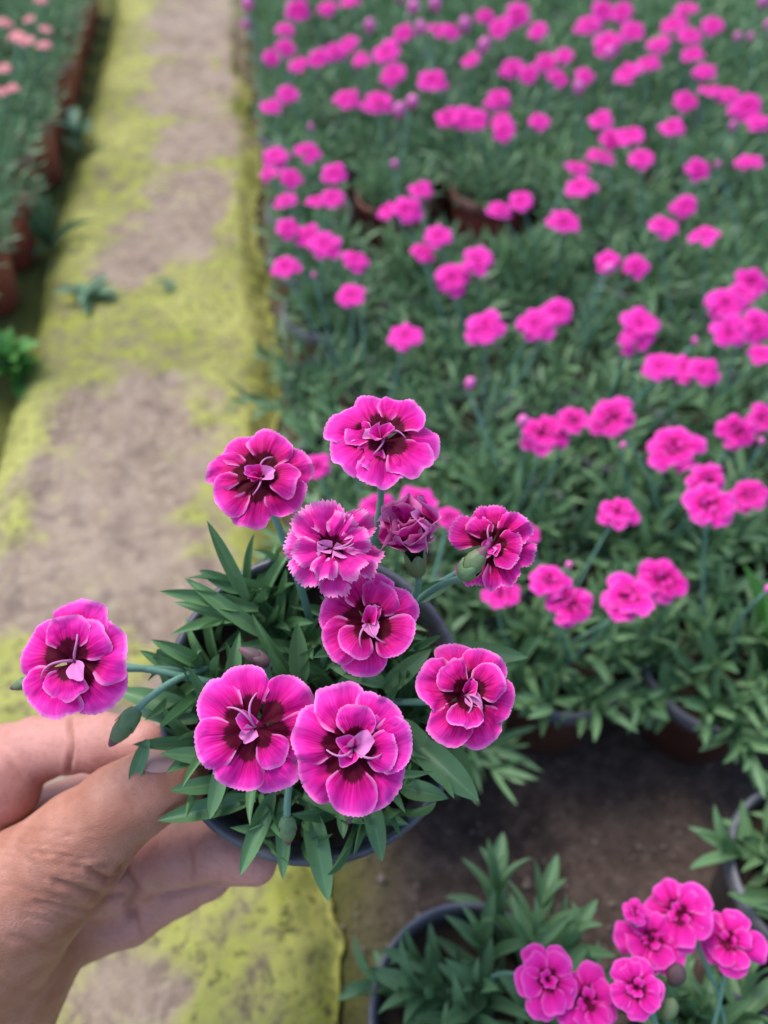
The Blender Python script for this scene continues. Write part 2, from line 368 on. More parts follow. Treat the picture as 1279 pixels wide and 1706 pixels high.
def petal_geo(L, half, tilt, cup, ruffle, teeth, seed, nl=13, nc=15, reflex=.25, tooth=.035, curl=0.0, crumple=0.0, claw=.0):
    r = np.random.default_rng(seed)
    u = np.linspace(-1, 1, nc)[None, :]*np.ones((nl, 1)); t = np.linspace(0, 1, nl)[:, None]*np.ones((1, nc))
    ph, k = r.uniform(0, 6.28), r.uniform(1.6, 2.6)
    saw = np.abs(((u*teeth/2 + r.uniform(0, 1)) % 1)-.5)*2
    tl = 1 - .30*np.abs(u)**3.2 - tooth*saw*(.6+.8*r.random((1, nc))) + .05*np.sin(u*2.2+ph)
    rho = L*t*(1+(tl-1)*t**2)
    th = u*half*(.35+.65*np.sin(np.pi/2*np.clip(t*1.25, 0, 1)))
    x, y = rho*np.cos(th), rho*np.sin(th)
    z = L*(cup*u*u*t + ruffle*t**2*np.sin(k*math.pi*u+ph) - reflex*t**2 + .10*np.sin(math.pi*t)*.6) + curl*L*t**3
    if crumple: z = z + crumple*L*(fbm(x/L, y/L, seed*1.37, 4, 3)-.5)*t; y = y+crumple*.6*L*(fbm(x/L, y/L, seed*2.1+4, 4, 2)-.5)*t
    ct, st = math.cos(tilt), math.sin(tilt)
    x, z = x*ct - z*st, x*st + z*ct
    pe = np.minimum(np.minimum((1-t), 1)*1.0, np.where(t > .45, (1-np.abs(u))*.5, 1))
    return np.stack([x+claw, y, z], -1).reshape(-1, 3), grid_faces(nl, nc), u.ravel(), t.ravel(), pe.ravel()
def rotz(v, a):
    c, s = math.cos(a), math.sin(a); o = v.copy(); o[:, 0] = v[:, 0]*c - v[:, 1]*s; o[:, 1] = v[:, 0]*s + v[:, 1]*c; return o

def bed_flower(name, m, seed, nl=6, nc=7, outer=5, inner=4):
    """whole bed bloom of unit radius in one mesh: overlapping ruffled petals round a crowded centre"""
    r = np.random.default_rng(seed); V, Fc, A = [], [], [[], [], []]; n0 = 0; a0 = r.uniform(0, 6)
    for k in range(outer+inner+3):
        lay = 0 if k < outer else (1 if k < outer+inner else 2)
        L = (1.0, .80, .36)[lay]*r.uniform(.9, 1.06); tilt = (r.uniform(.05, .28), r.uniform(.22, .5), r.uniform(.6, 1.1))[lay]
        v, f, u, t, pe = petal_geo(L, r.uniform(.62, .78), tilt, r.uniform(-.05, .18), r.uniform(.05, .12), 9, int(r.integers(1e6)), nl, nc, reflex=r.uniform(.15, .35))
        v = rotz(v, a0 + (k*2*math.pi/outer if lay == 0 else k*2.4)+r.uniform(-.2, .2))
        V.append(v); Fc += [[i+n0 for i in q] for q in f]; n0 += len(v)
        for q, w_ in zip(A, (u, t, pe)): q.append(w_)
    return mesh(name, np.concatenate(V), Fc, m, dict(zip(('pu', 'pv', 'pe'), [np.concatenate(q) for q in A])))
BLOOM = [bed_flower('bed_bloom', M['petal_far'], 100+k) for k in range(7)]
BLOOM_NEAR = [bed_flower('bed_bloom_near', M['petal_near'], 300+k, 11, 13, inner=6) for k in range(8)]
BLOOM_CORAL = [bed_flower('coral_bloom', M['petal_coral'], 200+k, 5, 5) for k in range(3)]
v, f = lathe([(.0, 0), (.22, .04), (.34, .3), (.38, .62), (.30, .86), (.14, 1.0), (0, 1.06)], 12)
BUD = mesh('bud', v, f, M['calyx']); BUD_PINK = mesh('bud_pink', v, f, M['bud_pink']); BUD_DARK = mesh('bud_dark', v, f, M['bud_dark'])
v, f = tube([(0, 0, 0), (.25, 0, .04), (.5, 0, .05), (.75, 0, .03), (1, 0, 0)], .0, 6)
def stem_mesh(curve):
    p = np.array([(t, 0, curve*math.sin(math.pi*t)) for t in np.linspace(0, 1, 7)]); v, f = tube(p, .012, 6); return mesh('stem', v, f, M['stem'])
STEM = [stem_mesh(.06), stem_mesh(.13), stem_mesh(-.05)]

def pot_meshes(r, h, body_m, rim_m, wall=.0015, tag=''):
    rb = r*.72
    v, f = lathe([(0, .0), (rb-.003, .0), (rb, .003), (r*.93, h-.014), (r*.93, h-.006), (r*.93-wall, h-.006), (r*.90-wall, h-.02), (rb-wall, .004), (0, .004)], 48)
    body = mesh('pot'+tag, v, f, body_m)
    w_ = .0042
    v, f = lathe([(r*.93-wall, h-.006), (r-w_, h-.001), (r-w_*.6, h+.0012), (r-.0012, h+.001), (r, h-.0012), (r, h-.011), (r-.0012, h-.0135), (r*.93-.0005, h-.013)], 56)
    return body, mesh('rim'+tag, v, f, rim_m)
def soil_mesh(r, z, seed):
    rr = np.linspace(0, 1, 12)[:, None]*np.ones((1, 36)); a = np.linspace(0, 2*math.pi, 37)[:-1][None, :]*np.ones((12, 1))
    x, y = rr*r*np.cos(a), rr*r*np.sin(a); zz = z + (fbm(x, y, seed*3.1, 120, 3)-.5)*.009*(1-rr**6)
    f = [[i*36+k, (i+1)*36+k, (i+1)*36+(k+1) % 36, i*36+(k+1) % 36] for i in range(11) for k in range(36)]
    return mesh('soil', np.stack([x, y, zz], -1).reshape(-1, 3), f, M['potting'])
POT_R, POT_H = .0545, .092
POT = {'brown': pot_meshes(POT_R, POT_H, M['pot_brown'], M['rim_sky_grey'], tag='_brown'), 'black': pot_meshes(POT_R, POT_H, M['pot_black'], M['rim_sky_grey'], tag='_black'),
       'terra': pot_meshes(POT_R*.93, POT_H, M['pot_terra'], M['rim_terra'], tag='_terra')}
SOIL = [soil_mesh(POT_R*.905, POT_H-.014, k) for k in range(3)]

def shoots(seed, n, spread=.036, lean=(.05, 1.15), nodes=(4, 7), leafL=(.026, .042), z0=POT_H-.014, reach=(.028, .062), bias=(0, 0)):
    """list of (base, tip, normal, width) for the leaves of one clump of leafy shoots, in pot coordinates"""
    r = np.random.default_rng(seed); out = []
    for k in range(n):
        q = math.sqrt((k+.5)/n); az = k*2.39996+r.uniform(-.4, .4)
        b = np.array([math.cos(az)*q*spread+bias[0], math.sin(az)*q*spread+bias[1], z0])
        l = lean[0]+(lean[1]-lean[0])*q*r.uniform(.7, 1.15); d = np.array([math.cos(az)*math.sin(l), math.sin(az)*math.sin(l), math.cos(l)])
        hgt = r.uniform(*reach); nn = int(r.integers(*nodes)); roll = r.uniform(0, 6.28)
        sx = unit(np.cross(d, [.3, .2, .9])); sy = np.cross(d, sx)
        for j in range(nn):
            t = (j+1)/nn; p = b + d*hgt*t + np.array([0, 0, -.010*t*t*math.sin(l)])
            ang = roll + (j % 2)*math.pi/2
            for s in (0, math.pi):
                if r.random() < .12: continue
                o = sx*math.cos(ang+s)+sy*math.sin(ang+s)
                op = (1.15 - .75*t)*r.uniform(.85, 1.15)
                e = d*math.cos(op)+o*math.sin(op) + np.array([0, 0, -.18*(1-t)])
                L = r.uniform(*leafL)*(.75+.25*math.sin(math.pi*min(t*.9, 1)))*(1.0 if t < .99 else .72)
                out.append((p, p+unit(e)*L, d*.8 - o*.35+np.array([0, 0, .5]), L*r.uniform(.125, .17)))
    return out
def foliage_mesh(name, m, seed, **kw):
    V, Fc, PU, T = [], [], [], []; n0 = 0; r = np.random.default_rng(seed+9)
    nl, nc = 5, 3; f0 = grid_faces(nl, nc)
    for a, b, nrm, wd in shoots(seed, **kw):
        mt = np.array(along(a, b, nrm, wd)); arch = r.uniform(-.1, .5); tone = r.random()
        v = []
        for i in range(nl):
            t = i/(nl-1); hw = (.2, .46, .5, .38, .0)[i]
            for u in (-1, 0, 1): v.append((t, u*hw, abs(u)*.02+arch*(.9*t-t*t), 1)); PU.append(u); T.append(tone)
        V.append((np.array(v)@mt.T)[:, :3]); Fc += [[i+n0 for i in q] for q in f0]; n0 += nl*nc
    return mesh(name, np.concatenate(V), Fc, m, {'pu': PU, 'tone': T})
FOL = [foliage_mesh('foliage', M['leaf_bed'], 20+k, n=34, leafL=(.026, .040), spread=.042, lean=(.05, 1.15)) for k in range(7)]
FOL_LEFT = [foliage_mesh('foliage_left', M['leaf_bed'], 60+k, n=46, leafL=(.018, .032), spread=.040, lean=(.05, .75), reach=(.03, .06)) for k in range(4)]

FOL_UP = [foliage_mesh('foliage_upright', M['leaf_bed'], 90+k, n=34, leafL=(.024, .036), spread=.030, lean=(.02, .55), reach=(.03, .06)) for k in range(2)]
ORD = ['first', 'second', 'third', 'fourth', 'fifth', 'sixth', 'seventh', 'eighth', 'ninth', 'tenth', 'eleventh', 'twelfth', 'thirteenth', 'fourteenth', 'fifteenth', 'sixteenth', 'seventeenth', 'eighteenth', 'nineteenth', 'twentieth', 'twenty-first']
NUM = ['no', 'one', 'two', 'three', 'four', 'five', 'six', 'seven', 'eight', 'nine', 'ten', 'eleven', 'twelve']

class Plant: pass
def potted(x, y, style, fol, rot, lean=(0, 0), name='potted_carnation', scale=1.0, leaves=None):
    p = Plant(); p.xy = np.array([x, y]); p.n = 0
    W = frame((x, y, 0.0), (lean[0], lean[1], 1.0), (math.cos(rot), math.sin(rot), 0), scale)
    p.o = obj(name, None, None, W); p.W = W
    pt = obj('pot', POT[style][0], p.o, W); obj('rim', POT[style][1], pt, W)
    obj('soil', SOIL[rnd.randrange(3)], p.o, W)
    if fol is not None: fo = obj('foliage', fol, p.o, W); fo['kind'] = 'stuff'
    if leaves:
        for k, (a, b, nrm, wd) in enumerate(leaves):
            obj('leaf', LEAF_BED[k % 5], p.o, W @ along(a, b, nrm, wd))
    return p
def add_flower(p, pos, Rr, nrm, bloom, bud=False):
    if bud:
        o = obj('bud', BUD_PINK if bud == 'pink' else BUD, p.o, frame(pos, nrm, s=Rr*1.8))
    else:
        o = obj('flower', bloom, p.o, frame(pos, nrm, (math.cos(p.n*2.1), math.sin(p.n*2.1), 0), Rr)); p.n += 1
    base = np.array(p.W @ Vector((rnd.uniform(-.02, .02), rnd.uniform(-.02, .02), POT_H-.015)))
    st = np.asarray(pos) - unit(nrm)*Rr*.15
    L = np.linalg.norm(st-base)
    m = along(base, st, (rnd.uniform(-1, 1), rnd.uniform(-1, 1), .3), 1.0)
    k = .0010/.012
    mm = m.copy()
    # keep the stem thin whatever its length
    for i in range(3): mm[i][1] = m[i][1]*k; mm[i][2] = m[i][2]/L*k*1.0
    obj('stem', STEM[rnd.randrange(3)], p.o, mm)

# ------------------------------------------------------------------ right-hand bed of potted carnations
PLANTS = []
SP = .113
cols = [.047+.1165*i for i in range(13)]
rows = [.248+SP*j for j in range(6)] + [.248+SP*5+.125+SP*j for j in range(12)]
for i, cx in enumerate(cols):
    for j, cy in enumerate(rows):
        x, y = cx+rnd.uniform(-.005, .005), cy+rnd.uniform(-.005, .005)+(.02 if i % 2 else 0)
        qx, qy, d = project((x, y, .12))
        if d < 0 or qx > 1500 or qy < -75 or qx < 300: continue
        if j == 5 and i in (1, 2): y -= .070
        style = 'black' if (i == 0 or (i, j) in ((1, 0), (2, 0))) and rnd.random() < .4 else 'brown'
        if j == 6 and i in (1, 2): style = 'terra'
        lv = None; fo = FOL[rnd.randrange(7)]
        if (i, j) in ((1, 0), (2, 0), (1, 1), (2, 1)):
            lv = shoots(400+i*7+j, 32, spread=.036, lean=(.05, .95), leafL=(.026, .040)); lv = [(a, b, q, wd*1.4) for a, b, q, wd in lv]; fo = None
        if (j in (5, 6) and i in (1, 2)) or (i == 0 and j > 3): fo = FOL_UP[rnd.randrange(2)]
        p = potted(x, y, style, fo, rnd.uniform(0, 6.28), (rnd.uniform(-.04, .04), rnd.uniform(-.04, .04)), leaves=lv, scale=rnd.uniform(.97, 1.03))
        p.row, p.col = j, i; PLANTS.append(p)
# nearest pots round the bare patch
near = {}
for key, x, y, n, bias, sd_ in (('D', .056, .062, 23, (.018, -.004), 71), ('C', .272, .098, 24, (.006, 0), 72), ('E', .168, .004, 34, (.004, -.004), 73), ('F', .283, -.010, 34, (0, 0), 74)):
    lv = [(a, b, q, wd*1.55) for a, b, q, wd in shoots(sd_, n, spread=.026, lean=(.05, 1.05), leafL=(.030, .044), bias=bias)]
    p = potted(x, y, 'black', None, 0.0, leaves=lv); p.row = p.col = None; near[key] = p
ALLP = PLANTS + list(near.values())
z7 = [(20,25,45),(15,70,25),(140,25,60),(110,70,50),(210,18,50),(265,5,50),(75,140,50),(110,115,50),(140,155,55),(190,140,50),(230,125,55),(262,105,55),(315,80,40),(295,145,55),(355,125,70),(370,180,65),(395,80,50),(390,5,45),(435,85,40),(415,32,45),(475,28,45),(480,72,55),(510,75,50),(545,80,45),(595,38,50),(630,65,60),(672,35,70),(722,75,55),(560,145,50),(585,128,45),(468,195,75),(660,165,60),(700,178,50),(740,150,55),(785,135,55),(770,188,55),(835,182,50),(822,230,40),(845,60,80),(880,25,60),(890,103,85),(925,30,60),(950,75,60),(940,175,70),(990,152,55),(890,145,40),(1015,105,60),(1050,60,60),(1080,25,60),(1090,85,60),(1145,62,55),(1098,130,55),(1125,172,55),(1200,100,26),(1232,100,24),(1265,20,40),(1275,70,30),(1080,245,60),(1140,220,60),(1185,230,60),(1225,260,75),(1255,295,60),(1195,315,28),
(75,258,55),(115,228,55),(258,240,65),(335,247,80),(382,285,45),(412,260,45),(172,315,20),(505,285,65),(545,283,60),(575,290,55),(625,240,65),(640,315,60),(632,290,50),(725,295,62),(875,290,60),(900,335,55),(945,328,75),(875,378,75),(820,405,65),(825,455,75),(972,385,72),(1048,308,65),(1110,410,60),(1155,405,22),(1232,390,65),(1075,500,62),
(85,380,65),(70,422,50),(165,368,65),(122,430,60),(228,420,62),(110,485,62),(225,478,65),(185,490,55),(375,407,28),(438,460,62),(360,510,60),(405,508,75),(630,508,65),(682,485,65),(785,535,85),(1025,550,85),(1125,570,72),(115,552,62),(165,570,65),(205,592,85),(280,630,72),(110,648,72),(180,672,20),(268,715,75),(480,572,70),(442,612,60),(575,630,85),(515,675,88),(890,632,60),(885,665,40),(960,645,65)]
FL = [(400+a/1.455, b/1.455, c/1.455) for a, b, c in z7]
FL += [(675,560,60),(808,545,68),(893,540,66),(925,520,56),(1065,540,72),(1055,568,58),(1100,610,62),(1140,614,62),(1172,618,55),(1157,573,18),(1210,508,68),(1252,472,60),(1235,492,52),(1215,552,62),(1262,542,62),(1268,590,45),(780,648,28),(868,710,30),(905,722,82),(955,700,58),(1020,695,80),(1035,745,18),(1123,747,90),(1228,720,64),(1270,698,54),(1268,740,18),(1030,853,68),(1180,842,88),(1178,800,66),(1246,826,66),(915,968,68),(950,1008,76),(1045,996,94),(1104,966,86),(945,943,18),(835,988,68),(528,777,50),(630,845,66),(694,835,66),(748,862,44),(884,890,34),(600,700,55),(1277,985,18)]
NEARFL = [(1057,1520,42,'E'),(1083,1566,108,'E'),(1133,1523,110,'E'),(1216,1568,100,'E'),(911,1632,112,'D'),(976,1668,114,'D'),(1060,1646,92,'E')]
EYE = CAM
for k, (qx, qy, wd) in enumerate(FL):
    pos, d = onz(qx, qy, .186+rnd.uniform(-.010, .010))
    Rr = min(max(wd*.51*d/F, .0035), .0215)
    if qy > 1560: continue
    p = min(PLANTS, key=lambda q: np.hypot(*(q.xy-pos[:2]+np.array([0, .01]))))
    n = unit(unit(EYE-pos)*rnd.uniform(.25, .75) + np.array([rnd.uniform(-.35, .35), rnd.uniform(-.35, .35), 1.0]))
    if wd < 31: add_flower(p, pos, Rr*.9, n, None, 'pink')
    else: add_flower(p, pos, Rr, n, BLOOM_NEAR[k % 8] if qy > 640 else BLOOM[k % 7])
for k, (qx, qy, wd, key) in enumerate(NEARFL):
    pos, d = onz(qx, qy, .186+rnd.uniform(-.006, .012)); Rr = wd*.53*d/F
    n = unit(unit(EYE-pos)*.9 + np.array([rnd.uniform(-.5, .5), rnd.uniform(-.4, .4), .4]))
    add_flower(near[key], pos, Rr, n, BLOOM_NEAR[(k*3+1) % 8])
pos, d = onz(1119, 1637, .18)
obj('withered_flower', BUD_DARK, near['E'].o, frame(pos, (.2, .3, .8), s=.0105))
pos, d = onz(1108, 1697, .18); obj('bud', BUD, near['E'].o, frame(pos, (.4, .5, .6), s=.009))

def tagp(p, label, group): p.o['label'] = label; p.o['category'] = 'potted plant'; p.o['group'] = group
G1 = 'potted carnations in the pink bed'
for p in PLANTS:
    fl = 'in leaf only' if p.n == 0 else ('with one pink bloom' if p.n == 1 else 'with %s pink blooms' % NUM[min(p.n, 12)])
    where = 'row along the path' if p.col == 0 else '%s row from path' % ORD[p.col]
    tagp(p, 'carnation %s, %s, %s pot beyond bare soil' % (fl, where, ORD[p.row]), G1)
tagp(near['D'], 'black-potted carnation with two pink blooms and soil showing, beside mossy path edge and bare soil', G1)
tagp(near['C'], 'black-potted leafy carnation without blooms, right beside the bare brown soil', G1)
tagp(near['F'], 'leafy black-potted carnation behind the crowded pink blooms, away from bare soil', G1)
tagp(near['E'], 'carnation with five crowded pink blooms and a withered one, beside bare soil', G1)

# ------------------------------------------------------------------ left-hand bed
LP = []
for i in range(5):
    for j in range(16):
        x, y = -.368-.117*i+rnd.uniform(-.010, .010), .80+.117*j+rnd.uniform(-.006, .006)
        qx, qy, d = project((x, y, .12))
        if qx < -160 or qy < -90: continue
        p = potted(x, y, 'terra', FOL_LEFT[rnd.randrange(4)], rnd.uniform(0, 6.28), (rnd.uniform(-.05, .05), rnd.uniform(-.05, .05)), name='potted_seedling', scale=rnd.uniform(.97, 1.04)); p.row, p.col = j, i; LP.append(p)
for k, (qx, qy, wd) in enumerate([(8,37,26),(22,58,24),(32,62,22),(45,68,24),(72,74,26),(47,31,20),(76,48,20),(6,113,24),(20,146,20),(2,152,18),(68,-2,22)]):
    pos, d = onz(qx, qy, .17); p = min(LP, key=lambda q: np.hypot(*(q.xy-pos[:2])))
    add_flower(p, pos, wd*.56*d/F, (rnd.uniform(-.3, .3), rnd.uniform(-.5, 0), 1), BLOOM_CORAL[k % 3])
for p in LP:
    fl = 'bushy seedling in leaf only' if p.n == 0 else ('seedling with one coral bloom' if p.n == 1 else 'seedling with %s coral blooms' % NUM[p.n])
    where = 'front row along path' if p.col == 0 else '%s row from path' % ORD[p.col]
    tagp(p, '%s, terracotta pot, %s, %s from the weeds' % (fl, where, ORD[p.row]), 'terracotta potted seedlings in the coral bed')

# weeds rooted at the path edge
WEEDM = {k: [leaf_mesh('weed_leaf', M[k], a, .2, tw, blunt=.9) for a, tw in ((.3, .2), (.55, -.3), (.1, .1))] for k in ('leaf_fresh', 'leaf_grey')}
def weed(x, y, z, n, L, wr, mk, lift, label, seed, stemh=0.0):
    r = np.random.default_rng(seed); W = Matrix.Translation((x, y, z))
    o = obj('weed', None, None, W, label, 'weed')
    for k in range(n):
        a = k*2.4+r.uniform(-.4, .4); h = stemh*(k+1)/n; b = np.array([x, y, z+h]); e = r.uniform(*lift)
        l = L*r.uniform(.65, 1.1); t = b + l*np.array([math.cos(a)*math.cos(e), math.sin(a)*math.cos(e), math.sin(e)])
        obj('leaf', WEEDM[mk][k % 3], o, along(b, t, (0, 0, 1.) if e < 1.2 else (0, -1., .3), l*wr))
    v, f = tube([(0, 0, -.01), (.002, 0, stemh*.5), (0, .001, stemh+.003)], .0016, 6); obj('stem', mesh('weed_stem', v, f, M['stem']), o, W)
def wz(qx, qy, z): q, _ = onz(qx, qy, z); return q[0], q[1]
x, y = wz(140, 265, .0); weed(x, y, 0, 7, .052, .42, 'leaf_grey', (.1, .9), 'grey-green leafy weed against the terracotta pot sides', 1, .05)
x, y = wz(88, 420, .0); weed(x, y, 0, 12, .085, .12, 'leaf_grey', (.3, 1.35), 'spiky pale weed with narrow blades beside a terracotta pot', 2, .02)
x, y = wz(150, 505, .02); weed(x, y, PZ, 9, .045, .30, 'leaf_grey', (.05, .5), 'low blue-green weed sprawling onto the mossy path', 3, .012)
x, y = wz(28, 625, .02); weed(x, y, -.0, 26, .042, .50, 'leaf_fresh', (.1, 1.1), 'bright green bushy weed with broad leaves at path edge', 4, .05)
x, y = wz(285, 492, .02); weed(x, y, PZ+.002, 5, .022, .30, 'leaf_grey', (.1, .7), 'tiny weed sprig growing in moss mid path', 5, .006)
x, y = wz(1235, 1150, .03); weed(x, y, 0, 9, .12, .17, 'leaf_fresh', (1.0, 1.4), 'tall fresh green grass-like weed among the carnation pots', 6, .06)

# ------------------------------------------------------------------ the held pot
PC = at(526, 1166, .292); axis_n = unit(-unit(ray(526, 1166)) + np.array([0, 0, .10]))
HR, HH = .0585, .095
WP = frame(PC - axis_n*HH, axis_n, rgt)
held = obj('potted_carnation', None, None, WP, 'black-potted carnation with crimson-eyed magenta blooms, held up by a hand', 'potted plant', 'potted carnations in the pink bed')
pb, pr = pot_meshes(HR, HH, M['pot_black'], M['rim_sky_grey'], tag='_held')
pr.materials[0] = pot_mat('rim_dark', (.040, .042, .058), (.13, .135, .16), .40)
o = obj('pot', pb, held, WP); obj('rim', pr, o, WP)
obj('soil', soil_mesh(HR*.90, HH-.016, 9), held, WP)
WPi = np.array(WP)
def hw(p): return (WPi@np.append(p, 1))[:3]
cnt = 0
for a, b, nrm, wd in shoots(505, 46, spread=.041, lean=(.05, 1.0), nodes=(4, 6), leafL=(.026, .040), z0=HH-.016, reach=(.018, .038)):
    rr = math.hypot(b[0], b[1]); lim = HR*(.98 if b[1] < -.01 else (1.0 if b[0] > 0 else 1.12))
    if rr > lim or (b[0] > .036 and b[1] > .036) or cnt > 262: continue
    obj('leaf', LEAF[cnt % 5], held, WP @ along(a, b, nrm, wd*1.08)); cnt += 1
for (bx, by, bd, tx, ty, td, wpx, k) in [
    (412,1000,.285, 343,866,.268, 24,3),(430,1015,.286, 262,984,.275, 26,0),(420,1035,.288, 283,1002,.279, 24,1),(440,1060,.286, 300,958,.277, 28,1),(405,985,.29, 330,950,.28, 26,3),
    (335,1108,.282, 247,1062,.272, 26,2),(322,1135,.282, 230,1082,.276, 22,0),(350,1240,.284, 218,1240,.270, 24,0),(246,1232,.272, 216,1314,.270, 24,0),(320,1180,.284, 190,1150,.284, 34,3),(330,1200,.284, 215,1182,.288, 30,1),
    (425,1330,.275, 258,1368,.268, 34,0),(372,1262,.270, 350,1366,.264, 28,3),(455,1320,.274, 398,1462,.262, 32,0),(470,1330,.276, 472,1468,.268, 26,3),(515,1340,.276, 548,1506,.266, 40,0),
    (612,1325,.272, 638,1436,.262, 34,3),(570,1345,.272, 572,1398,.262, 20,0),(505,1325,.274, 690,1375,.276, 36,1),(665,1310,.276, 752,1332,.270, 34,2),(690,1235,.276, 800,1336,.262, 52,0),(700,1225,.280, 790,1300,.270, 60,3),(650,1200,.28, 740,1290,.272, 50,1),
    (742,1085,.276, 882,1094,.268, 34,3),(640,1140,.278, 540,1105,.27, 30,2),(500,1140,.282, 495,1035,.27, 34,0),(560,1180,.28, 610,1090,.268, 36,1),(385,1150,.28, 400,1050,.268, 30,2),(640,1150,.282, 720,1080,.272, 34,0),(455,1100,.282, 395,1080,.27, 28,1),(690,1000,.28, 760,965,.27, 26,3),(300,1255,.285, 355,1275,.27, 22,0),(372,1262,.274, 262,1256,.262, 30,1),(385,1300,.274, 282,1318,.264, 30,3),(360,1235,.276, 275,1288,.262, 26,0)]:
    a, b = at(bx, by, bd), at(tx, ty, td); wd = wpx*td/F
    obj('leaf', LEAF[k], held, along(a, b, unit(CAM-a)+np.array([0, 0, .25]), wd))

def style_tubes(R_, seed, n=2, lift=.35, length=.55):
    r = np.random.default_rng(seed); V, Fc = [], []; n0 = 0
    for k in range(n):
        a = r.uniform(0, 6.28); da = np.array([math.cos(a), math.sin(a), 0]); db = np.array([-da[1], da[0], 0])*r.choice([-1, 1])
        p = bez((0, 0, 0), da*.08*R_+np.array([0, 0, lift*R_]), da*length*.8*R_+np.array([0, 0, (lift+.15)*R_]), da*length*R_+db*.28*R_+np.array([0, 0, lift*.8*R_]), 14)
        v, f = tube(p, np.linspace(.030, .014, 14)*R_, 7); V.append(v); Fc += [[i+n0 for i in q] for q in f]; n0 += len(v)
    return np.concatenate(V), Fc
def calyx_geo(L, r):
    v, f = lathe([(0, -L), (r*.5, -L*.98), (r*.85, -L*.8), (r, -L*.4), (r*1.05, 0), (r*.9, .0)], 20)
    z = v[:, 2]; k = np.arctan2(v[:, 1], v[:, 0]); v[:, 2] = np.where(z > -.05*L, z + r*.9*np.abs(np.cos(k*2.5))-r*.2, z); return v, f
def hero(px, py, dpx, d, tx, ty, outer, inner, seed, spots, base_px=None, matk='petal', teeth=17, tooth=.022, center='style', ruf=.06, half=.74, Lin=.78, tin=(.35, .65)):
    c = at(px, py, d); n = unit(unit(CAM-c) + rgt*tx + upv*ty); R_ = dpx*.5*d/F*1.02
    W = frame(c - n*R_*.25, n, rgt); r = np.random.default_rng(seed)
    v, f = style_tubes(R_, seed, 2, r.uniform(.25, .4), r.uniform(.32, .5))
    fl = obj('flower', mesh('flower_styles', v, f, M['style']), held, W)
    petals = [(math.radians(a), 1.0, r.uniform(.10, .34), 0) for a in outer] + [(math.radians(a), Lin*r.uniform(.92, 1.05), r.uniform(*tin), 1) for a in inner]
    for k, (a, Ls, tilt, lay) in enumerate(petals):
        v, f, u, t, pe = petal_geo(R_*Ls*1.06, half*r.uniform(.92, 1.1), tilt, r.uniform(.02, .16), r.uniform(.6, 1.2)*ruf, teeth, int(r.integers(1e6)), 22, 37, reflex=r.uniform(.04, .34), tooth=tooth, crumple=r.uniform(.14, .34))
        v = rotz(v, a); v[:, 2] += .06*R_*lay + .028*R_*(k % 3)
        obj('petal', mesh('petal', v, f, M[matk], {'pu': u, 'pv': t, 'pe': pe}), fl, W)
    v, f = lathe([(0, .10*R_), (.10*R_, .07*R_), (.17*R_, .0), (.13*R_, -.12*R_)], 14)
    obj('throat', mesh('throat', v, f, M['throat']), fl, W)
    for k in range(spots):                                     # small folded petaloids standing in the throat
        a = r.uniform(0, 6.28)
        v, f, u, t, pe = petal_geo(R_*r.uniform(.42, .56), r.uniform(.38, .55), r.uniform(.75, 1.15), r.uniform(.35, .7), .07, 5, int(r.integers(1e6)), 12, 13, reflex=r.uniform(0, .3), tooth=.05)
        obj('petal', mesh('petaloid', rotz(v, a), f, M['petaloid'] if (center == 'pale' or k == 0) else M[matk], {'pu': u, 'pv': t*.55+.4, 'pe': pe}), fl, W)
    cl = .0145; v, f = calyx_geo(cl, .0030)
    obj('calyx', mesh('calyx', v*np.array([.9, .9, 1]), f, M['calyx']), fl, frame(c-n*(R_*.25+.0030), n, rgt))
    b0 = c - n*(R_*.25+.0030+cl*.97); end = hw(np.array([r.uniform(-.022, .022), r.uniform(-.022, .022), HH-.014]))
    if base_px: mid = at(*base_px)
    else: mid = (b0+end)/2 - n*.008
    pts = bez(b0, b0-n*.012, mid, end, 18); v, f = tube(pts, np.linspace(.00115, .0015, 18), 8)
    obj('stem', mesh('flower_stem', v, f, M['stem']), held)
    return fl
hero(116, 1100, 186, .245, -.42, .05, [158, 82, 18, 308, 238], [50, 262, 95], 1, 1, (330, 1112, .27), half=.80)
hero(432, 790, 160, .250, -.12, .42, [168, 118, 72, 25, 322, 262, 212], [350], 2, 3, (485, 905, .265), half=.66, matk='petal_red')
hero(636, 724, 174, .245, .04, .72, [152, 98, 55, 2, 318, 272, 205], [170, 240], 3, 3, (665, 850, .265), half=.66, tin=(.15, .35), Lin=.70)
hero(553, 912, 160, .238, -.05, .12, [100, 40, 340, 280, 225, 165, 130], [65, 15, 320, 250, 190], 4, 3, None, 'petal_frill', 14, .085, 'pale', .12, .56, .80)
hero(820, 908, 144, .252, .18, .22, [150, 90, 40, 345, 290, 235], [120, 10, 310], 6, 3, None, teeth=14, tooth=.06, ruf=.12, half=.60, Lin=.74, matk='petal_red')
hero(614, 1036, 158, .240, .0, .10, [165, 95, 30, 330, 262, 210], [62, 235], 7, 3, None, half=.74, Lin=.80, matk='petal_red')
hero(424, 1214, 200, .233, -.12, -.04, [105, 152, 198, 250, 292, 350, 45], [310], 8, 2, None, half=.60, Lin=.70)
hero(590, 1248, 196, .230, .10, -.10, [165, 105, 50, 5, 310, 265, 220], [85, 40, 355], 9, 3, None, half=.66, Lin=.74, tin=(.3, .5))
hero(778, 1156, 164, .240, .22, .10, [165, 100, 55, 350, 300, 240], [130, 30, 265], 10, 2, None, half=.70, Lin=.76, matk='petal_red')
